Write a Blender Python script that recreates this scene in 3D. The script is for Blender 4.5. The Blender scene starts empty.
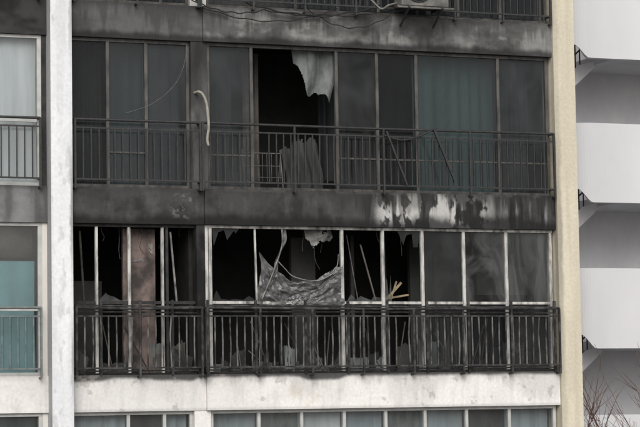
import bpy, math, random
import numpy as np
from mathutils import Vector, Matrix
random.seed(7)
S=bpy.context.scene
COL=S.collection
ST=2.79
GZ=0.34-ST*5-0.55   # ground level

# ---------------------------------------------------------------- noise
def _h(ix,iy,s):
    v=np.sin(ix*127.1+iy*311.7+s*74.7)*43758.5453
    return v-np.floor(v)
def vn(x,y,s=0):
    x=np.asarray(x,float);y=np.asarray(y,float)
    ix=np.floor(x);iy=np.floor(y);fx=x-ix;fy=y-iy
    fx=fx*fx*(3-2*fx);fy=fy*fy*(3-2*fy)
    a=_h(ix,iy,s);b=_h(ix+1,iy,s);c=_h(ix,iy+1,s);d=_h(ix+1,iy+1,s)
    return (a*(1-fx)+b*fx)*(1-fy)+(c*(1-fx)+d*fx)*fy
def fbm(x,y,s=0,o=5):
    t=0;a=.5;n=0
    for i in range(o):
        t=t+a*vn(x*2**i+.37*i,y*2**i+.71*i,s+i*3.1);n+=a;a*=.58
    return t/n
def ss(a,b,x):
    t=np.clip((x-a)/(b-a),0,1);return t*t*(3-2*t)
def mixc(c1,c2,f):
    f=np.asarray(f)[...,None];return np.asarray(c1)*(1-f)+np.asarray(c2)*f

# ---------------------------------------------------------------- materials
MATS={}
def nt(name):
    m=bpy.data.materials.new(name);m.use_nodes=True
    t=m.node_tree;t.nodes.clear();MATS[name]=m
    o=t.nodes.new('ShaderNodeOutputMaterial')
    return m,t,o
def mat(name,c1,c2=None,scale=6,rough=.8,metal=0,bump=.0,stretch=(1,1,1),spec=.3,lo=.35,hi=.65):
    m,t,o=nt(name)
    b=t.nodes.new('ShaderNodeBsdfPrincipled')
    b.inputs['Roughness'].default_value=rough;b.inputs['Metallic'].default_value=metal
    b.inputs['Specular IOR Level'].default_value=spec
    c2=c2 or tuple(x*.7 for x in c1)
    g=t.nodes.new('ShaderNodeNewGeometry');mp=t.nodes.new('ShaderNodeMapping')
    mp.inputs['Scale'].default_value=stretch
    n=t.nodes.new('ShaderNodeTexNoise');n.inputs['Scale'].default_value=scale;n.inputs['Detail'].default_value=7
    n.inputs['Roughness'].default_value=.62
    r=t.nodes.new('ShaderNodeValToRGB')
    r.color_ramp.elements[0].position=lo;r.color_ramp.elements[1].position=hi
    r.color_ramp.elements[0].color=(*c1,1);r.color_ramp.elements[1].color=(*c2,1)
    t.links.new(g.outputs['Position'],mp.inputs['Vector']);t.links.new(mp.outputs[0],n.inputs['Vector'])
    t.links.new(n.outputs['Fac'],r.inputs[0]);t.links.new(r.outputs[0],b.inputs['Base Color'])
    if bump:
        bm=t.nodes.new('ShaderNodeBump');bm.inputs['Strength'].default_value=bump;bm.inputs['Distance'].default_value=.02
        t.links.new(n.outputs['Fac'],bm.inputs['Height']);t.links.new(bm.outputs[0],b.inputs['Normal'])
    t.links.new(b.outputs[0],o.inputs[0]);return m
def attr_mat(name,rough=.85):
    m,t,o=nt(name)
    b=t.nodes.new('ShaderNodeBsdfPrincipled');b.inputs['Roughness'].default_value=rough
    b.inputs['Specular IOR Level'].default_value=.2
    a=t.nodes.new('ShaderNodeVertexColor');a.layer_name='Col'
    g=t.nodes.new('ShaderNodeNewGeometry')
    n=t.nodes.new('ShaderNodeTexNoise');n.inputs['Scale'].default_value=22;n.inputs['Detail'].default_value=6
    t.links.new(g.outputs['Position'],n.inputs['Vector'])
    mr=t.nodes.new('ShaderNodeMapRange');mr.inputs[1].default_value=.3;mr.inputs[2].default_value=.7
    mr.inputs[3].default_value=.92;mr.inputs[4].default_value=1.06
    t.links.new(n.outputs['Fac'],mr.inputs[0])
    v=t.nodes.new('ShaderNodeVectorMath');v.operation='SCALE'
    t.links.new(a.outputs[0],v.inputs[0]);t.links.new(mr.outputs[0],v.inputs['Scale'])
    t.links.new(v.outputs[0],b.inputs['Base Color'])
    bm=t.nodes.new('ShaderNodeBump');bm.inputs['Strength'].default_value=.12;bm.inputs['Distance'].default_value=.006
    t.links.new(n.outputs['Fac'],bm.inputs['Height']);t.links.new(bm.outputs[0],b.inputs['Normal'])
    t.links.new(b.outputs[0],o.inputs[0]);return m
def glass(name,film,filmc,refl=.035,tint=.85,scale=1.6,var=.5,stretch=(1,1,.6),rough=.06,dist=.4):
    """window pane: transparent + weak reflection + a film of soot / dust / painted reflections"""
    m,t,o=nt(name)
    tr=t.nodes.new('ShaderNodeBsdfTransparent');tr.inputs[0].default_value=(tint*.95,tint,tint,1)
    gl=t.nodes.new('ShaderNodeBsdfGlossy');gl.inputs['Roughness'].default_value=rough
    gl.inputs[0].default_value=(1,1,1,1)
    m1=t.nodes.new('ShaderNodeMixShader');m1.inputs[0].default_value=refl
    df=t.nodes.new('ShaderNodeBsdfDiffuse');df.inputs[0].default_value=(*filmc,1)
    m2=t.nodes.new('ShaderNodeMixShader')
    g=t.nodes.new('ShaderNodeNewGeometry');mp=t.nodes.new('ShaderNodeMapping');mp.inputs['Scale'].default_value=stretch
    n=t.nodes.new('ShaderNodeTexNoise');n.inputs['Scale'].default_value=scale;n.inputs['Detail'].default_value=8;n.inputs['Roughness'].default_value=.6
    n.inputs['Distortion'].default_value=dist
    mr=t.nodes.new('ShaderNodeMapRange');mr.inputs[1].default_value=.36;mr.inputs[2].default_value=.66
    mr.inputs[3].default_value=max(0,film*(1-var));mr.inputs[4].default_value=min(1,film*(1+var))
    t.links.new(g.outputs['Position'],mp.inputs['Vector']);t.links.new(mp.outputs[0],n.inputs['Vector']);t.links.new(n.outputs['Fac'],mr.inputs[0])
    t.links.new(mr.outputs[0],m2.inputs[0])
    t.links.new(tr.outputs[0],m1.inputs[1]);t.links.new(gl.outputs[0],m1.inputs[2])
    t.links.new(m1.outputs[0],m2.inputs[1]);t.links.new(df.outputs[0],m2.inputs[2])
    t.links.new(m2.outputs[0],o.inputs[0]);return m

M=MATS
attr_mat('painted_concrete')
mat('soot_room',(.006,.006,.006),(.018,.017,.016),3)
mat('soot_room_grey',(.02,.02,.02),(.04,.04,.038),2)
mat('slab',(.03,.03,.03),(.015,.015,.015),3)
mat('room_clean',(.35,.34,.32),(.3,.29,.27),2)
mat('frame_bronze',(.10,.094,.085),(.03,.029,.028),9,rough=.5,spec=.5,stretch=(1,1,.3))
mat('frame_white',(.50,.49,.465),(.10,.097,.092),4,rough=.5,stretch=(2,1,.6),lo=.42,hi=.68)
mat('frame_alu',(.48,.48,.46),(.36,.36,.35),5,rough=.45)
mat('frame_burnt',(.04,.039,.037),(.015,.015,.015),8)
mat('rail_dark',(.016,.017,.018),(.036,.035,.034),14,rough=.5,spec=.4)
mat('rail_burnt',(.018,.018,.018),(.085,.083,.079),7,rough=.8,lo=.45,hi=.72)
mat('rail_bar_ash',(.15,.148,.142),(.02,.02,.02),4,rough=.85,stretch=(3,1,1),lo=.38,hi=.60)
mat('rail_green',(.17,.19,.185),(.09,.1,.1),8,rough=.5)
mat('curtain_teal',(.035,.052,.056),(.024,.036,.04),2,stretch=(4,1,.2))
mat('curtain_teal_light',(.075,.118,.116),(.045,.08,.08),2,stretch=(5,1,.2))
mat('curtain_teal_bright',(.14,.27,.29),(.10,.21,.23),2)
mat('curtain_grey',(.034,.036,.038),(.017,.018,.019),2.5,stretch=(5,1,.3))
mat('curtain_white',(.52,.53,.54),(.42,.43,.44),2,stretch=(4,1,.3))
mat('curtain_pale',(.30,.33,.35),(.2,.22,.235),2,stretch=(4,1,.3))
mat('blind_brown',(.10,.09,.08),(.05,.045,.04),4)
mat('rack_grey',(.16,.16,.16),(.06,.06,.06),5)
mat('cloth_pale',(.17,.185,.18),(.06,.065,.063),3.5,stretch=(2,1,.6))
mat('cloth_dim',(.05,.053,.052),(.025,.026,.026),5,stretch=(2,1,.6))
mat('sheet_grey',(.11,.11,.11),(.03,.03,.03),9,rough=.5,spec=.3)
mat('sheet_ash',(.26,.25,.24),(.06,.06,.058),6)
mat('wall_pinkish',(.17,.128,.116),(.04,.034,.032),3.2,stretch=(1,1,.8),lo=.38,hi=.62)
mat('wood_tan',(.30,.24,.155),(.15,.115,.075),8)
mat('cable_black',(.012,.012,.012),(.02,.02,.02))
mat('wire_grey',(.17,.17,.16),(.08,.08,.08),6)
mat('hose_beige',(.36,.34,.29),(.2,.19,.165),12)
mat('ac_metal',(.17,.165,.15),(.07,.068,.063),7,rough=.6)
mat('ac_dark',(.03,.03,.03),(.02,.02,.02))
mat('tower_white',(.66,.66,.67),(.60,.60,.615),1.1,stretch=(1,1,.5),rough=.8,lo=.3,hi=.7)
mat('tower_grey',(.60,.60,.61),(.50,.50,.515),1.2,stretch=(1,1,.6))
mat('bark',(.20,.115,.095),(.11,.065,.055),10)
mat('asphalt',(.05,.05,.05),(.065,.064,.06),.8)
mat('paving',(.25,.24,.23),(.2,.19,.18),1.5)
mat('line_white',(.7,.7,.7),(.5,.5,.5),4)
mat('building_wall',(.62,.60,.56),(.5,.48,.45),1.2,stretch=(1,1,.4))
glass('glass_sooty',.40,(.025,.026,.028),refl=.022)
glass('glass_upper',.34,(.045,.048,.05),refl=.035)
glass('glass_upper_grey',.5,(.052,.055,.058),refl=.03,scale=2,var=.6)
glass('glass_haze',.42,(.10,.104,.104),scale=1.9,var=1.0,stretch=(1,1,.8),dist=1.2,refl=.03)
glass('glass_haze_dark',.40,(.045,.047,.048),scale=2.4,var=.8,refl=.025)
glass('glass_smear_reflection',.30,(.13,.135,.135),scale=2.6,var=1.0,stretch=(1.5,1,.35),dist=.8,refl=.03)  # streaky film, with pale reflections painted in as diffuse colour
glass('glass_clean',.08,(.3,.3,.3),refl=.06)
glass('plastic_film',.55,(.13,.13,.128),refl=.10,tint=.7,scale=6,var=.6,rough=.45)

# ---------------------------------------------------------------- mesh builder
class MB:
    def __init__(s,name,parent=None):
        s.name=name;s.v=[];s.f=[];s.m=[];s.mats=[];s.parent=parent
    def mi(s,m):
        if m not in s.mats:s.mats.append(m)
        return s.mats.index(m)
    def face(s,pts,m):
        b=len(s.v);s.v+= [tuple(p) for p in pts];s.f.append(tuple(range(b,b+len(pts))));s.m.append(s.mi(m))
    def box(s,x0,x1,y0,y1,z0,z1,m):
        b=len(s.v)
        s.v+=[(x0,y0,z0),(x1,y0,z0),(x1,y1,z0),(x0,y1,z0),(x0,y0,z1),(x1,y0,z1),(x1,y1,z1),(x0,y1,z1)]
        for f in ((0,3,2,1),(4,5,6,7),(0,1,5,4),(1,2,6,5),(2,3,7,6),(3,0,4,7)):
            s.f.append(tuple(b+i for i in f));s.m.append(s.mi(m))
    def beam(s,p0,p1,w,h,m,n=4):
        p0=Vector(p0);p1=Vector(p1);d=(p1-p0).normalized()
        a=d.cross(Vector((0,1,0)))
        if a.length<.1:a=d.cross(Vector((1,0,0)))
        a.normalize();c=d.cross(a)
        b=len(s.v);off=math.pi/4 if n==4 else 0;k=1.414 if n==4 else 1
        for p in (p0,p1):
            for i in range(n):
                t=off+2*math.pi*i/n
                s.v.append(tuple(p+a*math.cos(t)*w*k+c*math.sin(t)*h*k))
        mi=s.mi(m)
        for i in range(n):
            j=(i+1)%n
            s.f.append((b+i,b+j,b+n+j,b+n+i));s.m.append(mi)
        s.f.append(tuple(b+i for i in range(n))[::-1]);s.m.append(mi)
        s.f.append(tuple(b+n+i for i in range(n)));s.m.append(mi)
    def tube(s,pts,r,m,n=6,taper=None):
        pts=[Vector(p) for p in pts];b=len(s.v);mi=s.mi(m)
        for k,p in enumerate(pts):
            d=(pts[min(k+1,len(pts)-1)]-pts[max(k-1,0)]).normalized()
            a=d.cross(Vector((0.3,1,0.1))).normalized();c=d.cross(a)
            rr=r*(1 if taper is None else 1+(taper-1)*k/(len(pts)-1))
            for i in range(n):
                t=2*math.pi*i/n;s.v.append(tuple(p+a*math.cos(t)*rr+c*math.sin(t)*rr))
        for k in range(len(pts)-1):
            for i in range(n):
                j=(i+1)%n
                s.f.append((b+k*n+i,b+k*n+j,b+(k+1)*n+j,b+(k+1)*n+i));s.m.append(mi)
        s.f.append(tuple(b+i for i in range(n)));s.m.append(mi)
        s.f.append(tuple(b+(len(pts)-1)*n+i for i in range(n)));s.m.append(mi)
    def grid(s,fn,nu,nv,m,mask=None):
        b=len(s.v);mi=s.mi(m)
        for j in range(nv+1):
            for i in range(nu+1):s.v.append(tuple(fn(i/nu,j/nv)))
        for j in range(nv):
            for i in range(nu):
                if mask and not mask((i+.5)/nu,(j+.5)/nv):continue
                a=b+j*(nu+1)+i
                s.f.append((a,a+1,a+nu+2,a+nu+1));s.m.append(mi)
    def done(s,smooth=False):
        me=bpy.data.meshes.new(s.name);me.from_pydata(s.v,[],s.f)
        for m in s.mats:me.materials.append(M[m])
        me.polygons.foreach_set('material_index',s.m)
        if smooth:me.polygons.foreach_set('use_smooth',[True]*len(s.f))
        me.update()
        o=bpy.data.objects.new(s.name,me);COL.objects.link(o)
        if s.parent:o.parent=s.parent
        return o
def spline(pts,n=6):
    P=[Vector(p) for p in pts];P=[P[0]]+P+[P[-1]];out=[]
    for i in range(1,len(P)-2):
        a,b,c,d=P[i-1:i+3]
        for k in range(n):
            t=k/n
            out.append(.5*((2*b)+(c-a)*t+(2*a-5*b+4*c-d)*t*t+(3*b-a-3*c+d)*t**3))
    out.append(P[-1]);return out
def empty(name):
    e=bpy.data.objects.new(name,None);COL.objects.link(e);return e

def painted(name,x0,x1,z0,z1,y0,y1,cf,parent,res=.016,vert=False):
    def sheet(us,prof):
        X=np.array([[u for u in us] for _ in prof]);Yv=np.array([[p[0]]*len(us) for p in prof]);Z=np.array([[p[1]]*len(us) for p in prof])
        return X,Yv,Z
    nu=max(2,int((x1-x0)/res));nz=max(2,int((z1-z0)/res));ny=max(1,int((y1-y0)/.03))
    us=np.linspace(x0,x1,nu+1)
    prof=[(y1+(y0-y1)*k/ny,z1) for k in range(ny)]+[(y0,z1+(z0-z1)*k/nz) for k in range(nz)]+[(y0+(y1-y0)*k/ny,z0) for k in range(ny+1)]
    parts=[sheet(us,prof)]
    for xs in (x0,x1):
        ys=np.linspace(y0,y1,ny+1);zs=np.linspace(z1,z0,nz+1)
        Z,Y=np.meshgrid(zs,ys,indexing='ij');parts.append((np.full(Z.shape,xs),Y,Z))
    V=[];F=[];C=[];b=0
    for X,Y,Z in parts:
        h,w=X.shape
        V.append(np.stack([X,Y,Z],-1).reshape(-1,3));C.append(cf(X+ (Y-y0)*.7*(-1 if vert else 1),Z).reshape(-1,3))
        idx=np.arange(h*w).reshape(h,w)+b
        F.append(np.stack([idx[:-1,:-1],idx[1:,:-1],idx[1:,1:],idx[:-1,1:]],-1).reshape(-1,4));b+=h*w
    V=np.concatenate(V);F=np.concatenate(F);C=np.clip(np.concatenate(C),.004,.85)
    me=bpy.data.meshes.new(name);me.from_pydata(V.tolist(),[],F.tolist())
    a=me.color_attributes.new('Col','FLOAT_COLOR','POINT')
    a.data.foreach_set('color',np.concatenate([C,np.ones((len(C),1))],1).astype(np.float32).ravel())
    me.materials.append(M['painted_concrete']);me.update()
    o=bpy.data.objects.new(name,me);COL.objects.link(o);o.parent=parent;return o

BLK=np.array([.012,.012,.012]);DK=np.array([.035,.035,.034])

def drips(x,z,ztop,dens,length,s):
    k=vn(x*dens,0*z,s);k2=vn(x*dens*2.7,0*z,s+5);k3=vn(x*dens*6.3,0*z,s+8)
    L=length*(k*.5+k2*.3+k3*.2)**2*2
    return ss(-.1,.35,(L-(ztop-z))/length+.3*(fbm(x*30,z*4,s+9)-.5))

# ---------------------------------------------------------------- building
B=empty('apartment_building')
BT=.34
def zt(k):return BT+ST*k
def zb(k):return BT+ST*k-.54
XL0,XL1=-3.96,-1.87
XR1=4.02
YL,YR=0.0,-.05

def c_top(x,z):
    base=mixc([.09,.09,.088],[.20,.198,.192],ss(.34,.66,fbm(x*1.3+3,z*3,1)))
    base=mixc(base,[.27,.267,.255],ss(.52,.68,fbm(x*4.1,z*6,2))*.5*ss(-2.2,-1.5,x))
    base=mixc(base,[.065,.066,.067],ss(-1.7,-1.95,x)*.75)
    base=mixc(base,[.05,.05,.049],ss(.48,.66,fbm(x*1.6+9,z*2.2,4))*.75)
    base=mixc(base,BLK,ss(.55,.15,np.abs(x-.75)+.25*fbm(x*6,z*6,66))*ss(2.75,2.98,z+.2*fbm(x*5,z*5,6))*.8)
    base=mixc(base,DK,drips(x,z,3.13,7,.45,11)*.55)
    base=mixc(base,[.07,.07,.069],ss(.5,.62,fbm(x*10,z*1.6,12))*.3)
    base=mixc(base,BLK,ss(2.69,2.59,z-.09*fbm(x*9,z*3,3))*.8)
    return base
def c_mid(x,z):
    l=ss(-1.80,-1.90,x)
    base=mixc([.026,.026,.026],[.052,.052,.051],ss(.35,.65,fbm(x*2.2,z*4,21)))
    base=mixc(base,[.07,.07,.069],l*ss(.3,.6,fbm(x*2.5+1,z*3,22)))
    base=mixc(base,[.08,.08,.078],ss(.5,.7,fbm(x*9,z*2.4,20))*.4)
    base=mixc(base,[.16,.16,.155],ss(.58,.66,fbm(x*9,z*12,23))*ss(.35,.05,np.abs(x+2.2))*.7)
    w=ss(.95,1.2,x+.2*fbm(x*3,z*3,39))*ss(3.2,2.5,x)
    pk=fbm(x*2.2,z*1.2,24)*.5+fbm(x*8,z*3.6,25)*.5
    base=mixc(base,[.44,.435,.42],w*ss(.46,.50,pk)*.92)
    w2=ss(2.75,3.05,x)
    base=mixc(base,[.20,.2,.195],w2*ss(.50,.60,fbm(x*12,z*1.0,27))*.8)
    base=mixc(base,BLK,drips(x,z,.36,9,.60,28)*.8*ss(.0,1.,x))
    base=mixc(base,DK,drips(x,z,.34,5,.35,29)*.5)
    low=-.20+ .28*fbm(x*2.2,0*z,30)+.10*(fbm(x*9,z*4,31)-.5)-.06
    base=mixc(base,BLK,ss(low+.14,low-.03,z)*.9)
    base=mixc(base,[.09,.09,.088],ss(.29,.335,z)*ss(.40,.6,fbm(x*6,z,33))*.6)
    return base
def c_low(x,z):
    l=ss(-1.85,-1.9,x)
    base=mixc([.72,.71,.685],[.66,.645,.62],ss(.4,.62,fbm(x*1.8,z*3,41)))
    base=mixc(base,[.58,.57,.555],l*.6)
    base=mixc(base,[.56,.48,.38],ss(.50,.68,fbm(x*2.4+5,z*3,42))*.35*ss(1.6,.3,np.abs(x+.2)))
    base=mixc(base,[.20,.195,.19],drips(x,z,-2.43,6,.20,43)*.35)
    base=mixc(base,[.42,.41,.40],drips(x,z,-2.45,2.5,.5,44)*.35)
    base=mixc(base,[.46,.45,.43],ss(.52,.7,fbm(x*12,z*1.4,49))*.25)
    t=-2.475-.04*fbm(x*5,0*z,45)-.05*ss(.55,.8,vn(x*1.3,0*z,46))
    base=mixc(base,[.04,.04,.039],ss(t-.03,t+.03,z)*.9)
    sel=ss(.55,.7,vn(x*.9,0*z,50))
    base=mixc(base,[.30,.28,.26],ss(.66,.70,fbm(x*6,z*7,47))*.5*sel)
    base=mixc(base,[.36,.35,.34],ss(-2.93,-2.98,z)*.5)
    return base
def c_plain(dx):
    def f(x,z):
        b=mixc([.68,.665,.64],[.6,.585,.56],ss(.35,.65,fbm(x*1.4+dx,z*3,51)))
        return mixc(b,[.38,.375,.36],ss(.5,.75,fbm(x*9,z*1.1,52+dx))*.35)
    return f
def c_nb(k):
    def f(x,z):
        if k==1: b=mixc([.016,.016,.016],[.04,.04,.04],ss(.4,.65,fbm(x*2,z*4,61)))
        elif k==0:
            b=mixc([.13,.13,.132],[.20,.20,.20],ss(.35,.65,fbm(x*2,z*3,62)))
            b=mixc(b,DK,ss(.25,.34,z)*.5);b=mixc(b,DK,ss(-4.75,-4.35,x)*.5)
        else: return c_plain(3)(x,z)
        return mixc(b,[.03,.03,.03],ss(.45,.6,fbm(x*7,z*1.2,63))*.4)
    return f
for k in range(-5,4):
    cl={1:c_top,0:c_mid,-1:c_low}.get(k,c_plain(k))
    r=.013 if k in(1,0,-1) else .08
    painted('spandrel_left',XL0,XL1-.002,zb(k),zt(k),YL,.24,cl,B,r)
    painted('spandrel_right',XL1,XR1-.002,zb(k),zt(k),YR,.24,cl,B,r)
    painted('spandrel_neighbour',-13,-4.287,zb(k),zt(k),0.02,.24,c_nb(k) if abs(k)<2 else c_plain(k),B,.03 if abs(k)<2 else .1)
def c_pierL(x,z):
    b=mixc([.70,.71,.725],[.64,.65,.665],ss(.35,.65,fbm(x*2,z*.7,71)))
    b=mixc(b,[.50,.505,.515],ss(.5,.7,fbm(x*10,z*.4,72))*.35)
    e=ss(-4.0,-3.985,x+.035*(fbm(x*5,z*6,73)-.3))
    hot=np.exp(-((z+.1)/.8)**2)+.8*np.exp(-((z+2.2)/.5)**2)+.6*np.exp(-((z-2.9)/.6)**2)+.05
    b=mixc(b,[.10,.10,.10],np.clip(e*hot,0,1)*.7)
    # the left return is a darker grey than the front
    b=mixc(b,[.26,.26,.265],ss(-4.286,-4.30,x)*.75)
    b=mixc(b,[.30,.30,.30],ss(.62,.70,fbm(x*7,z*2.2,75))*.35)
    return b
def c_beige(x,z):
    b=mixc([.58,.53,.42],[.52,.475,.375],ss(.35,.65,fbm(x*4,z*.9,81)))
    b=mixc(b,[.42,.38,.295],ss(.5,.72,fbm(x*14,z*.5,82))*.35)
    b=mixc(b,[.14,.13,.115],ss(4.10,4.045,x-.06*fbm(x*5,z*3,83))*.6*(.4+.6*np.exp(-((z+.4)/1.3)**2)))
    return b
painted('pier_left',-4.285,-3.962,GZ,8.5,-.20,.30,c_pierL,B,.02,True)
painted('pier_end',4.02,4.40,GZ,8.5,-.10,.30,c_beige,B,.022)
mbd=MB('structure',B)
mbd.box(4.02,4.398,.302,11,GZ,8.6,'building_wall')
mbd.box(-13.2,4.01,10.8,11,GZ,8.6,'building_wall')
mbd.box(-13.2,-13.002,.0,10.78,GZ,8.6,'building_wall')
mbd.box(-13.3,4.45,-.25,11.1,8.602,8.9,'building_wall')
for k in range(-5,4):
    mbd.box(-13,4.015,.242,10.79,zb(k)+.30,zt(k)-.02,'slab')
    m='soot_room' if k==-1 else ('soot_room_grey' if k==0 else 'room_clean')
    mbd.box(-3.94,4.0,2.6,2.7,zt(k)-.02,zb(k+1)+.3,m)
    mbd.box(-13,-4.2,1.6,1.7,zt(k)-.02,zb(k+1)+.3,'room_clean')
    for x0,x1 in ((-4.2,-3.97),(-2.03,-1.80),(3.99,4.016)):
        mbd.box(x0,x1,.305,2.59,zt(k)-.018,zb(k+1)+.298,'soot_room' if k in(0,-1) else 'room_clean')
mbd.done()
def c_pil0(x,z):
    b=mixc([.05,.05,.049],[.10,.10,.098],ss(.35,.65,fbm(x*5,z*1.5,91)))
    return mixc(b,BLK,ss(1.7,2.6,z+.3*fbm(x*6,z*2,92))*.7+0*z)
def c_pilb(x,z):return mixc(BLK,DK,ss(.4,.65,fbm(x*6,z*3,93)))
for k in range(-5,4):
    if k==-1: painted('pillar',-1.99,-1.86,zt(k)+.002,zb(k+1)-.002,.02,.22,c_pilb,B,.03)
    else: painted('pillar',-2.055,-1.80,zt(k)+.002,zb(k+1)-.002,.01,.22,c_pil0 if k==0 else c_plain(k),B,.03)

# ---------------------------------------------------------------- window frames
def wframe(mb,x0,x1,z0,z1,y,posts,m,w=.024,mid=None):
    mb.box(x0,x1,y,y+.07,z1-.05,z1-.003,m)
    mb.box(x0,x1,y,y+.07,z0+.003,z0+.05,m)
    for p in [x0+w]+list(posts)+[x1-w]:
        mb.box(p-w,p+w,y+.004,y+.066,z0+.05,z1-.05,m)
def pane(mb,x0,x1,z0,z1,y,m):mb.face([(x0,y,z0),(x1,y,z0),(x1,y,z1),(x0,y,z1)],m)
def curtain(mb,x0,x1,z0,z1,y,m,amp=.03,freq=9,ph=0):
    nu=max(6,int((x1-x0)/.018))
    mb.grid(lambda u,v:(x0+(x1-x0)*u+.01*math.sin(v*3+u*9),y+amp*math.sin(u*(x1-x0)*freq*2*math.pi/1+ph+.6*math.sin(v*2.2+u*7))+amp*.5*math.sin(u*23+ph),z0+(z1-z0)*v),nu,5,m)

z0,z1=zt(0),zb(1)
fr=MB('window_frames_upper_storey',B)
wframe(fr,-3.955,-2.06,z0,z1,.08,[-3.34,-2.74],'frame_bronze')
wframe(fr,-1.795,3.985,z0,z1,.05,[-1.07,.33,1.01,1.68,3.10],'frame_bronze')
for a,b in ((-3.31,-2.77),(-1.77,-1.09),(.36,.98),(1.04,1.65),(1.71,3.07),(3.13,3.94)):
    fr.box(a,b,.075,.105,z0+.52,z0+.545,'frame_bronze')
fr.done()
gl=MB('window_glass_upper_storey',B)
for a,b,m in ((-3.91,-3.36,'glass_sooty'),(-3.32,-2.76,'glass_upper'),(-2.72,-2.10,'glass_upper_grey')):pane(gl,a,b,z0+.05,z1-.05,.115,m)
for a,b,m in ((-1.75,-1.09,'glass_upper_grey'),(.35,.99,'glass_haze_dark'),(1.03,1.66,'glass_sooty'),(1.70,3.08,'glass_upper'),(3.12,3.94,'glass_upper_grey')):pane(gl,a,b,z0+.05,z1-.05,.085,m)
gl.done()
cu=MB('curtains_upper_storey',B)
curtain(cu,-3.9,-3.3,z0+.02,z1,.55,'curtain_grey')
curtain(cu,-3.3,-2.72,z0+.02,z1,.40,'curtain_teal',.015,5)
curtain(cu,-2.72,-2.1,z0+.02,z1,.42,'curtain_teal',.015,6,ph=2)
curtain(cu,-1.7,-1.1,z0+.02,z1,.9,'curtain_grey',.05,5)
curtain(cu,-.93,-.66,z0+.1,z1,.9,'blind_brown',.03,7)
curtain(cu,.45,.9,z0+.3,z1,1.2,'curtain_grey',.05,6)
curtain(cu,1.74,3.16,z0+.02,z1,.38,'curtain_teal_light',.014,5)
curtain(cu,3.2,3.9,z0+.02,z1,.6,'curtain_grey',.03,6)
cu.done(True)
def fbf(x,y,s):return float(fbm(x,y,s))
hc=MB('torn_hanging_curtain')
def fcl(u,v):return (-.36+.68*u+.05*math.sin(v*5),.20+.04*math.sin(u*11+v*2)+.03*fbf(u*6,v*5,3),2.56-.95*v)
hc.grid(fcl,70,80,'cloth_pale',mask=lambda u,v: v< .22+ .55*ss(.02,.5,u)+.10*math.sin(u*7)*u + .12*(fbf(u*7,0,8)-.5))
hc.done(True)
dr=MB('laundry_drying_rack')
for zz in (.62,.80,1.0):dr.tube([(-.98,.75,zz),(-.35,.75,zz)],.008,'rack_grey',6)
for i in range(9):
    x=-.96+i*.075;dr.tube([(x,.75,.56),(x,.76,1.0)],.005,'rack_grey',5)
for x in(-.98,-.35):dr.tube([(x,.65,.34),(x,.8,1.06)],.010,'rack_grey',6);dr.tube([(x,.95,.34),(x,.75,1.06)],.010,'rack_grey',6)
dr.done()
ch=MB('scorched_cloth')
ch.grid(lambda u,v:(-.28+.6*u+.04*math.sin(v*6),.8+.04*math.sin(u*17+v*2),.36+.95*v),40,30,'cloth_dim',mask=lambda u,v:v<.6+.5*fbf(u*5,0,33))
ch.done(True)

# --- burnt storey (k=-1)
z0,z1=zt(-1),zb(0)
SILL=-1.37
fb=MB('window_frames_burnt_storey',B)
w=.024
fb.box(-3.955,-1.995,.07,.13,z1-.045,z1-.003,'frame_burnt')
fb.box(-1.855,3.985,.03,.09,z1-.045,z1-.003,'frame_white')
for p,m in ((-3.92,'frame_burnt'),(-3.53,'frame_white'),(-3.03,'frame_white'),(-2.51,'frame_white'),(-2.44,'frame_burnt')):
    fb.box(p-w*.8,p+w*.8,.075,.125,z0+.03,z1-.045,m)
for p,m in ((-1.83,'frame_white'),(-1.77,'frame_white'),(.37,'frame_white'),(1.05,'frame_white'),(1.72,'frame_white'),(2.43,'frame_white'),(3.17,'frame_white'),(3.95,'frame_white')):
    fb.box(p-w,p+w,.034,.086,z0+.035,z1-.045,m)
fb.beam((-1.03,.06,SILL),(-1.05,.06,z1-.05),.013,.016,'frame_white')
fb.box(-3.9,-2.0,.080,.120,SILL-.025,SILL+.02,'frame_burnt')
for a,b in ((-1.74,.34),(.40,1.02),(1.08,1.69),(1.75,2.40),(2.46,3.14),(3.20,3.92)):
    fb.box(a,b,.038,.082,SILL-.02,SILL+.02,'frame_white')
fb.box(-3.955,-1.995,.06,.13,z0+.003,z0+.03,'frame_burnt');fb.box(-1.855,3.985,.02,.09,z0+.003,z0+.035,'frame_burnt')
fb.beam((-2.35,.2,z1-.1),(-2.27,.16,SILL),.013,.012,'sheet_ash')
fb.beam((-3.75,.22,z1-.1),(-3.70,.18,SILL),.014,.014,'frame_burnt')
fb.done()
gb=MB('window_glass_burnt_storey',B)
pane(gb,1.75,2.40,SILL,z1-.05,.06,'glass_haze_dark')
pane(gb,2.46,3.14,SILL,z1-.05,.06,'glass_haze')
pane(gb,3.20,3.92,SILL,z1-.05,.06,'glass_smear_reflection')
for a,b,m in ((1.75,2.40,'glass_haze_dark'),(2.46,3.14,'glass_sooty'),(3.20,3.92,'glass_haze_dark')):pane(gb,a,b,z0+.04,SILL-.03,.06,m)
def shard(x0,x1,zs,up,n,m,s,y=.06,hh=.25):
    random.seed(s);pts=[(x0,y,zs),(x1,y,zs)]
    for i in range(n):
        x=x1+(x0-x1)*(i+random.uniform(.1,.8))/n;pts.append((x,y,zs+up*random.uniform(.02,hh)*random.choice([.3,1,1.3])))
    gb.face(pts if up>0 else pts[::-1],m)
shard(-1.74,-1.06,SILL+.02,1,9,'glass_haze_dark',1,hh=.14)
shard(-1.74,-1.3,z1-.05,-1,6,'glass_haze_dark',2)
shard(.40,1.02,SILL+.02,1,8,'glass_haze',3,hh=.1)
shard(-3.5,-3.05,SILL+.02,1,7,'glass_haze',4,y=.1,hh=.1)
shard(1.3,1.69,z1-.05,-1,6,'glass_haze_dark',5)
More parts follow.
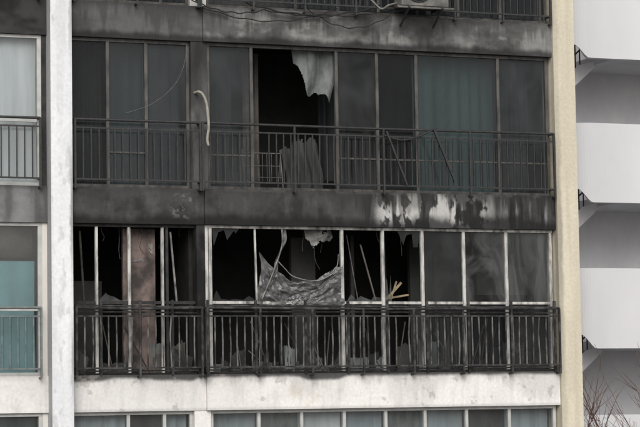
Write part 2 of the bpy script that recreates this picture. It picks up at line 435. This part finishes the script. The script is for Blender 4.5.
shard(1.08,1.2,SILL+.02,1,4,'glass_haze',6,hh=.5)
gb.done()
iw=MB('burnt_room_partition',B)
iw.box(-3.06,-2.56,.30,.38,zt(-1),-.25,'wall_pinkish')
iw.box(-3.0,-2.95,.26,.298,zt(-1),-.25,'frame_white')
iw.box(-.15,.25,.9,1.0,zt(-1),-.3,'soot_room_grey')
iw.box(2.0,2.9,1.2,1.3,zt(-1),-.3,'soot_room_grey')
iw.box(3.0,3.9,.8,.9,-1.2,-.75,'soot_room_grey')
iw.box(-3.9,-3.2,1.0,1.05,zt(-1),-1.0,'soot_room_grey')
for x in(.95,1.5,2.4):iw.beam((x,1.1,zt(-1)),(x,1.1,-.25),.03,.03,'soot_room_grey')
iw.done()
db=MB('ash_stain_board',B)
db.grid(lambda u,v:(-3.0+.4*u,.292-.002*v,-.3-.45*v),40,44,'sheet_ash',mask=lambda u,v: fbf(u*3,v*4,5)>.60)
db.done()

ts=MB('torn_plastic_sheet')
def fsh(u,v):
    x=-1.0+1.36*u
    cat=-1.05+1.6*(u-.52)**2+.09*(fbf(u*9,0,2)-.5)
    if u>.9:cat-=(u-.9)*1.2
    bot=SILL-.03-.05*fbf(u*6,1,4)
    z=cat*(1-v)+bot*v
    cr=.20*(fbf(u*5+v*2,v*3-u*2,6)-.5)+.06*(fbf(u*17,v*9,7)-.5)+.03*abs(math.sin(u*9-v*4+3*fbf(u*3,v*3,7)))
    return (x+.03*math.sin(v*6+u*9),.0+cr,z)
ts.grid(fsh,110,40,'plastic_film')
ts.tube(spline([(-.62,.02,-.25),(-.63,.0,-.5),(-.74,-.02,-.8),(-.85,-.03,-1.05),(-.98,-.03,-1.33)]),.012,'sheet_ash',5)
ts.tube(spline([(.30,.02,-.62),(.27,.0,-.8),(.18,-.02,-.93),(-.1,-.03,-1.04),(-.45,-.03,-.98),(-.60,.0,-.84),(-.72,.0,-.72)]),.009,'sheet_ash',5)
ts.done(True)
ts=MB('melted_blind_strip')
ts.grid(lambda u,v:(-.60+.05*u-.25*v**1.5+.02*math.sin(v*9),.03+.03*math.sin(v*12+u*2),-.24-.85*v),3,24,'sheet_grey');ts.done(True)
tb=MB('burnt_ceiling_panel')
tb.grid(lambda u,v:(-.22+.46*u+.05*math.sin(v*4),.16+.06*math.sin(u*7+v*3),-.22-.42*v),60,60,'sheet_ash',mask=lambda u,v: v<.15+.75*fbf(u*4+1,0,15)*(.3+math.sin(u*3.1)) and fbf(u*3,v*3,18)<.62)
tb.done(True)
wp=MB('wooden_plank')
wp.beam((1.17,.25,-1.32),(1.46,.30,-1.04),.018,.010,'wood_tan');wp.beam((1.26,.28,-1.33),(1.38,.3,-1.02),.012,.010,'wood_tan')
wp.beam((1.14,.22,-1.30),(1.58,.3,-1.23),.014,.010,'wood_tan')
wp.done()
wp=MB('wooden_plank')
wp.beam((.78,.3,-.45),(.98,.2,-1.32),.011,.010,'blind_brown');wp.beam((.55,.3,-.3),(.72,.3,-1.3),.007,.007,'sheet_grey');wp.done()
db=MB('fire_debris')
random.seed(21)
for i in range(90):
    x=random.uniform(-3.85,3.85)
    if -2.05<x<-1.8:continue
    h=random.uniform(.10,.60)*random.choice([.4,.7,1]);ww=random.uniform(.08,.38);y=random.uniform(.14,.5);t=random.uniform(-.08,.08)
    m=random.choice(['sheet_grey','soot_room_grey','cloth_dim','frame_burnt','soot_room_grey','curtain_grey','blind_brown','cloth_dim','cloth_pale'])
    zc=zt(-1);n=8;sl=random.uniform(-.35,.35)
    top=[(x+ww*(1-j/n)+t,y+.03*random.random(),zc+h*(.85+sl*(j/n-.5)+random.uniform(-.07,.07))) for j in range(n+1)]
    db.face([(x,y,zc),(x+ww,y+.03,zc)]+top,m)
for i in range(22):
    x=random.uniform(-3.7,3.5)
    if -2.3<x<-1.7:continue
    db.beam((x,.2,zt(-1)+.03),(x+random.uniform(-.4,.4),.25,zt(-1)+random.uniform(.3,.95)),.008,.008,random.choice(['frame_burnt','sheet_grey','blind_brown']))
db.done()
hw=MB('hanging_burnt_wires')
random.seed(8)
for i in range(11):
    x=random.choice([random.uniform(-3.8,-2.1),random.uniform(-1.7,1.6)]);L=random.uniform(.15,.7);y=random.uniform(.15,.4)
    hw.tube(spline([(x,y,-.2),(x+random.uniform(-.02,.02),y,-.2-L*.4),(x+random.uniform(-.04,.04),y,-.2-L*.75),(x+random.uniform(-.06,.06),y,-.2-L)],4),.004,random.choice(['sheet_grey','frame_burnt']),4)
hw.done()

# --- remaining storeys and neighbour
fo=MB('window_frames_other_storeys',B);go=MB('window_glass_other_storeys',B);co=MB('curtains_other_storeys',B)
random.seed(5)
cs=['curtain_grey','curtain_teal','curtain_white','blind_brown','curtain_teal_light','cloth_pale']
row=['curtain_pale','curtain_grey','curtain_pale','curtain_pale','cloth_pale','curtain_white','curtain_pale','cloth_pale','curtain_pale','cloth_dim','curtain_pale']
for k in range(-5,4):
    z0,z1=zt(k),zb(k+1)
    if k==3:z1=8.6
    ri=0
    if k not in(0,-1):
        fm='frame_alu' if k<-1 else 'frame_bronze'
        for a,b,ps,y in((-3.955,-2.06,[-3.06,-2.5],.08),(-1.795,3.985,[-1.02,-.33,.37,1.06,1.72,2.43,3.17],.05)):
            wframe(fo,a,b,z0,z1,y,ps,fm)
            e=[a+.05]+ps+[b-.05]
            for p,q in zip(e[:-1],e[1:]):
                pane(go,p,q,z0+.05,z1-.05,y+.035,'glass_clean' if k<0 else 'glass_sooty')
                if k==-2: cm=row[ri%11];ri+=1
                elif k==1: cm='curtain_grey'
                else: cm=random.choice(cs)
                if k==-2 or random.random()<.9:curtain(co,p,q,z0+.01,z1,.25 if k==-2 else .4,cm,.015,4)
    ps=[-11.2,-9.8,-8.4,-7,-5.75]
    wframe(fo,-12.9,-4.36,z0,z1,.07,ps,'frame_alu',w=.03)
    fo.box(-4.36,-4.287,.06,.2,z0+.002,z1-.002,'frame_burnt' if k==0 else 'building_wall')
    e=[-12.9]+ps+[-4.40]
    for i,(p,q) in enumerate(zip(e[:-1],e[1:])):
        pane(go,p,q,z0+.05,z1-.05,.105,'glass_clean')
        if k==0:cm='curtain_white'
        elif k==-1:cm='curtain_teal_bright'
        else:cm=random.choice(cs)
        curtain(co,p,q,z0+.01,z1-(.55 if k==-1 else 0),.22 if k==0 else .35,cm,.01,3)
        if k==-1:co.box(p+.05,q-.05,.30,.33,z1-.50,z1-.01,'blind_brown')
    fo.box(-12.8,-4.42,.08,.12,z0+.95,z0+1.0,'frame_alu')
fo.done();go.done();co.done(True)

# ---------------------------------------------------------------- railings
def railing(name,x0,x1,zf,y,mr,mb_,sp=.117,bent=0,double=True,r=.009,post=.9,top=.99,seed=0):
    random.seed(seed)
    o=MB(name,B)
    o.tube([(x0,y,zf+top),(x0+(x1-x0)*.5,y,zf+top-.006*bent*3),(x1,y,zf+top)],.020,mr,8)
    z2=zf+top-.125
    if double:o.beam((x0,y,z2),(x1,y,z2),.011,.011,mr)
    o.beam((x0,y,zf+.10),(x1,y,zf+.10),.012,.013,mr)
    n=int((x1-x0)/sp)
    for i in range(1,n):
        x=x0+(x1-x0)*i/n
        b=random.gauss(0,.010)*bent
        if bent and random.random()<.04:continue
        zm=zf+random.uniform(.35,.6)
        o.beam((x,y,zf+.10),(x+b,y+b*.4,zm),r,r,mb_);o.beam((x+b,y+b*.4,zm),(x,y,z2 if double else zf+top),r,r,mb_)
    np_=max(1,round((x1-x0)/post))
    for i in range(np_+1):
        x=x0+(x1-x0)*i/np_
        o.beam((x,y-.002,zf-.04),(x,y-.002,zf+top),.015,.015,mr)
        o.beam((x,y,zf-.03),(x,.03,zf-.03),.012,.012,mr)
    for x in(x0,x1):
        for zz in(zf+top,zf+.1):o.beam((x,y,zz),(x,.05,zz),.014,.014,mr)
    return o.done()
for k in range(-4,4):
    if k==0:
        railing('railing_upper',-3.9,-1.96,zt(0),-.12,'rail_dark','rail_dark',seed=1,post=1.9)
        railing('railing_upper',-1.93,3.97,zt(0),-.14,'rail_dark','rail_dark',bent=.5,seed=2,post=1.5)
    elif k==-1:
        railing('railing_burnt',-3.9,-1.97,zt(-1),-.14,'rail_burnt','rail_bar_ash',bent=1,seed=3)
        railing('railing_burnt',-1.90,3.97,zt(-1),-.18,'rail_burnt','rail_bar_ash',bent=1,seed=4)
    elif k!=-2:
        railing('railing',-3.9,-1.96,zt(k),-.12,'rail_dark','rail_dark');railing('railing',-1.93,3.97,zt(k),-.14,'rail_dark','rail_dark')
    if k!=-2:railing('railing_neighbour',-12.5,-4.42,zt(k),-.10,'rail_dark' if k>=0 else 'rail_green','rail_dark' if k>=0 else 'rail_green',seed=9)
ig=MB('window_guard_rails',B)
for x0,x1,y in((-3.88,-2.0,-.02),(-1.85,3.95,-.08)):
    for zz in(SILL-.14,SILL-.05):ig.beam((x0,y,zz),(x1,y+.01,zz-.02),.012,.012,'rail_burnt')
    ig.beam((x0,y,zt(-1)+.06),(x1,y,zt(-1)+.06),.012,.012,'rail_burnt')
for x in(-3.5,-2.9,-2.4,-1.86,-1.1,-.3,.4,1.05,1.72,2.43,3.17,3.93):
    yy=-.02 if x<-2 else -.08
    ig.beam((x,yy-.01,zt(-1)),(x,yy-.01,SILL+.03),.02,.016,'rail_burnt')
ig.done()
br=MB('broken_railing_piece')
br.beam((1.05,-.2,1.28),(1.38,-.2,.45),.014,.014,'rail_dark');br.beam((1.85,-.2,1.35),(2.2,-.2,.52),.018,.018,'rail_dark')
br.tube(spline([(1.02,-.19,1.22),(1.3,-.21,1.15),(1.6,-.2,1.22),(1.9,-.2,1.36)]),.014,'rail_dark')
br.done()
# ---------------------------------------------------------------- hose & cables
ho=MB('drain_hose')
ho.tube(spline([(-2.0,.0,1.80),(-1.97,-.12,1.80),(-1.93,-.2,1.74),(-1.885,-.21,1.62),(-1.86,-.2,1.45),(-1.85,-.2,1.25),(-1.87,-.19,1.08),(-1.85,-.18,.98)]),.021,'hose_beige',8)
ho.done(True)
cb=MB('hanging_cable')
random.seed(3)
def sag(p,q,s,n=24):
    p=Vector(p);q=Vector(q);return [tuple(p.lerp(q,i/n)-Vector((0,0,s*4*(i/n)*(1-i/n)+.012*math.sin(i*1.3)))) for i in range(n+1)]
cb.tube(sag((-2.1,-.12,3.22),(-.9,-.15,3.10),.12),.010,'cable_black',5)
cb.tube(sag((-1.95,-.12,3.12),(.3,-.13,3.18),.22),.009,'cable_black',5)
cb.tube(sag((-.9,-.14,3.10),(1.2,-.14,3.2),.10),.011,'cable_black',5)
cb.tube(sag((-.2,-.12,3.16),(1.3,-.14,3.22),.30),.008,'cable_black',5)
cb.tube(sag((-1.2,-.12,3.20),(1.0,-.14,3.26),.17),.014,'cable_black',5)
cb.tube(sag((1.9,-.14,3.2),(3.6,-.14,3.22),.07),.008,'cable_black',5)
cb.done(True)
cb=MB('hanging_cable')
cb.tube(spline([(-2.12,-.02,2.55),(-2.18,-.03,2.2),(-2.35,-.03,1.88),(-2.7,-.03,1.6),(-3.1,-.03,1.45)]),.0035,'wire_grey',5);cb.done(True)

# ---------------------------------------------------------------- air conditioner
ac=empty('air_conditioner')
DZ=-.10
a=MB('casing',ac)
a.box(1.22,2.02,-.50,-.20,3.32+DZ,3.90+DZ,'ac_metal')
a.box(1.20,2.04,-.515,-.185,3.90+DZ,3.93+DZ,'ac_metal');a.done()
bev=COL.objects['casing'].modifiers.new('b','BEVEL');bev.width=.012;bev.segments=2
a=MB('fan_grille',ac)
for r in(.08,.14,.2,.235):
    a.tube([(1.5+r*math.cos(t*.3142),-.512,3.61+DZ+r*math.sin(t*.3142)) for t in range(21)],.006,'ac_dark',4)
a.face([(1.5+.235*math.cos(t*.3142),-.506,3.61+DZ+.235*math.sin(t*.3142)) for t in range(20)],'ac_dark');a.done()
a=MB('support_bracket',ac)
for x in(1.34,1.90):
    a.beam((x,-.53,3.30+DZ),(x,-.13,3.30+DZ),.018,.018,'rail_dark');a.beam((x,-.5,3.29+DZ),(x,-.14,3.05+DZ),.014,.014,'rail_dark')
a.beam((1.15,-.50,3.295+DZ),(2.1,-.50,3.295+DZ),.014,.016,'ac_metal');a.done()
a=MB('pipes',ac)
a.tube(spline([(1.3,-.3,3.4+DZ),(1.1,-.28,3.35+DZ),(1.0,-.2,3.3+DZ),(.85,-.12,3.36),(.6,.0,3.6)]),.016,'ac_metal',6);a.done(True)

# ---------------------------------------------------------------- stair tower
T=empty('stair_tower_building')
def path(off=0):
    R=.42;x0,y0=7.50,6.0;pts=[(x0+off,7.9)]
    for i in range(13):
        t=math.pi+math.pi/2*i/12
        pts.append((x0+R+(R-off)*math.cos(t),y0+R+(R-off)*math.sin(t)))
    pts.append((14,y0+off));return pts
tw=MB('balcony_parapets',T)
po,pi_=path(0),path(.14)
for k in range(-6,4):
    zt_=2.40+ST*k;zb_=zt_-1.53
    if zb_<GZ:zb_=GZ
    n=len(po)
    for i in range(n-1):
        a,b=po[i],po[i+1];c,d=pi_[i],pi_[i+1]
        ba=zb_+.28*float(ss(7.9,7.6,a[0]));bb=zb_+.28*float(ss(7.9,7.6,b[0]))
        tw.face([(a[0],a[1],ba),(b[0],b[1],bb),(b[0],b[1],zt_),(a[0],a[1],zt_)],'tower_white')
        tw.face([(c[0],c[1],ba),(c[0],c[1],zt_),(d[0],d[1],zt_),(d[0],d[1],bb)],'tower_white')
        tw.face([(a[0],a[1],zt_),(b[0],b[1],zt_),(d[0],d[1],zt_),(c[0],c[1],zt_)],'tower_white')
        tw.face([(a[0],a[1],ba),(c[0],c[1],ba),(d[0],d[1],bb),(b[0],b[1],bb)],'tower_white')
    tw.box(8.45,14,6.141,7.9,zb_+.002,zb_+.18,'tower_grey')
tw.done()
ts2=MB('tower_core',T)
ts2.box(6.0,14,7.902,13,GZ,12,'tower_grey')
ts2.done()
sf=MB('stair_flights',T)
for k in range(-6,4):
    zl=2.40+ST*k-1.53
    lo=lambda x:zl+.0+(x-8.51)*.86
    if lo(6.7)<GZ:continue
    sf.face([(6.7,6.85,lo(6.7)),(8.60,6.85,lo(8.60)),(8.60,6.85,lo(8.60)+.05),(8.1,6.85,lo(8.1)+.34),(6.7,6.85,lo(6.7)+.34)],'tower_white')
    sf.face([(6.7,6.85,lo(6.7)),(6.7,7.85,lo(6.7)),(8.60,7.85,lo(8.60)),(8.60,6.85,lo(8.60))],'tower_grey')
    for i in range(8):
        x=6.75+i*.2;zz=lo(x)
        sf.box(x,x+.2,6.86,7.85,zz+.19,zz+.28,'tower_white')
    for i in range(15):
        x=6.75+i*.1;sf.beam((x,6.88,lo(x)+.3),(x,6.88,lo(x)+.85),.010,.010,'rail_dark')
    for hh in(.85,.6):sf.beam((6.72,6.88,lo(6.72)+hh),(8.2,6.88,lo(8.2)+hh),.014,.014,'rail_dark')
sf.done()

# ---------------------------------------------------------------- tree
tr=MB('bare_tree')
random.seed(12)
def branch(p,d,L,r,lev):
    n=4;pts=[p];q=p.copy();dd=d.copy()
    for i in range(n):
        dd=(dd+Vector((random.gauss(0,.12),random.gauss(0,.12),random.gauss(.03,.07)))).normalized()
        q=q+dd*L/n;pts.append(q.copy())
    tr.tube(pts,r,'bark',6 if lev<2 else 3,taper=.55)
    if lev>=5:return
    m=3 if lev<4 else 4
    for j in range(m):
        t=random.uniform(.35,1);base=pts[min(n,int(t*n))]
        ax=Vector((random.gauss(0,1),random.gauss(0,1),random.gauss(.35,.5))).normalized()
        branch(base,(dd*1.0+ax*.75).normalized(),L*random.uniform(.6,.8),max(.0045,r*.5),lev+1)
    branch(pts[-1],dd,L*.7,max(.0045,r*.55),lev+1)
base=Vector((7.15,2.5,GZ-.1))
tr.tube([base,base+Vector((.05,0,3)),base+Vector((-.02,.05,7.2))],.17,'bark',10,taper=.65)
for i in range(7):
    branch(base+Vector((0,.03,5.7+i*.26)),Vector((math.cos(i*1.9+2.6)*.45,math.sin(i*1.9)*.45,1)).normalized(),2.25,.07,1)
tr.done(True)

# ---------------------------------------------------------------- ground
g=MB('ground');g.face([(-1500,-1500,GZ),(1500,-1500,GZ),(1500,1500,GZ),(-1500,1500,GZ)],'paving');g.done()
g=MB('road');g.face([(-300,-14,GZ+.004),(300,-14,GZ+.004),(300,-5,GZ+.004),(-300,-5,GZ+.004)],'asphalt');g.done()
g=MB('road_markings')
for i in range(-20,20):g.face([(i*6,-9.6,GZ+.008),(i*6+3,-9.6,GZ+.008),(i*6+3,-9.45,GZ+.008),(i*6,-9.45,GZ+.008)],'line_white')
g.done()
g=MB('kerb');g.box(-300,300,-5,-4.82,GZ-.05,GZ+.13,'tower_grey');g.done()

# ---------------------------------------------------------------- light & camera
el=math.radians(36)
sd=Vector((-.38,-.92,0)).normalized();sd=Vector((sd.x*math.cos(el),sd.y*math.cos(el),math.sin(el)))
L=bpy.data.lights.new('sun','SUN');L.energy=1.5;L.angle=math.radians(40);L.color=(1,.98,.955)
so=bpy.data.objects.new('sun',L);COL.objects.link(so);so.rotation_euler=sd.to_track_quat('Z','Y').to_euler()
W=bpy.data.worlds.new('World');S.world=W;W.use_nodes=True;t=W.node_tree
bg=t.nodes['Background'];sk=t.nodes.new('ShaderNodeTexSky');sk.sky_type='NISHITA';sk.sun_disc=False
sk.sun_elevation=el;sk.sun_rotation=math.atan2(sd.x,sd.y);sk.dust_density=4
hs=t.nodes.new('ShaderNodeHueSaturation');hs.inputs['Saturation'].default_value=.3
t.links.new(sk.outputs[0],hs.inputs['Color']);t.links.new(hs.outputs[0],bg.inputs[0]);bg.inputs[1].default_value=.145

yaw,pit,phi,D=math.radians(21),math.radians(5),0.016,35.0
d=Vector((math.sin(yaw)*math.cos(pit),math.cos(yaw)*math.cos(pit),math.sin(pit)))
r0=Vector((math.cos(yaw),-math.sin(yaw),0));u0=r0.cross(d)
r=r0*math.cos(phi)-u0*math.sin(phi);u=u0*math.cos(phi)+r0*math.sin(phi)
cam=bpy.data.objects.new('Camera',bpy.data.cameras.new('Camera'));COL.objects.link(cam)
mw=Matrix((( r.x,u.x,-d.x),(r.y,u.y,-d.y),(r.z,u.z,-d.z))).to_4x4();mw.translation=-D*d
cam.matrix_world=mw
cam.data.lens=36*2275/640;cam.data.sensor_width=36;cam.data.clip_end=4000;cam.data.clip_start=.5
S.camera=cam
S.view_settings.view_transform='Standard';S.view_settings.look='None';S.view_settings.exposure=0
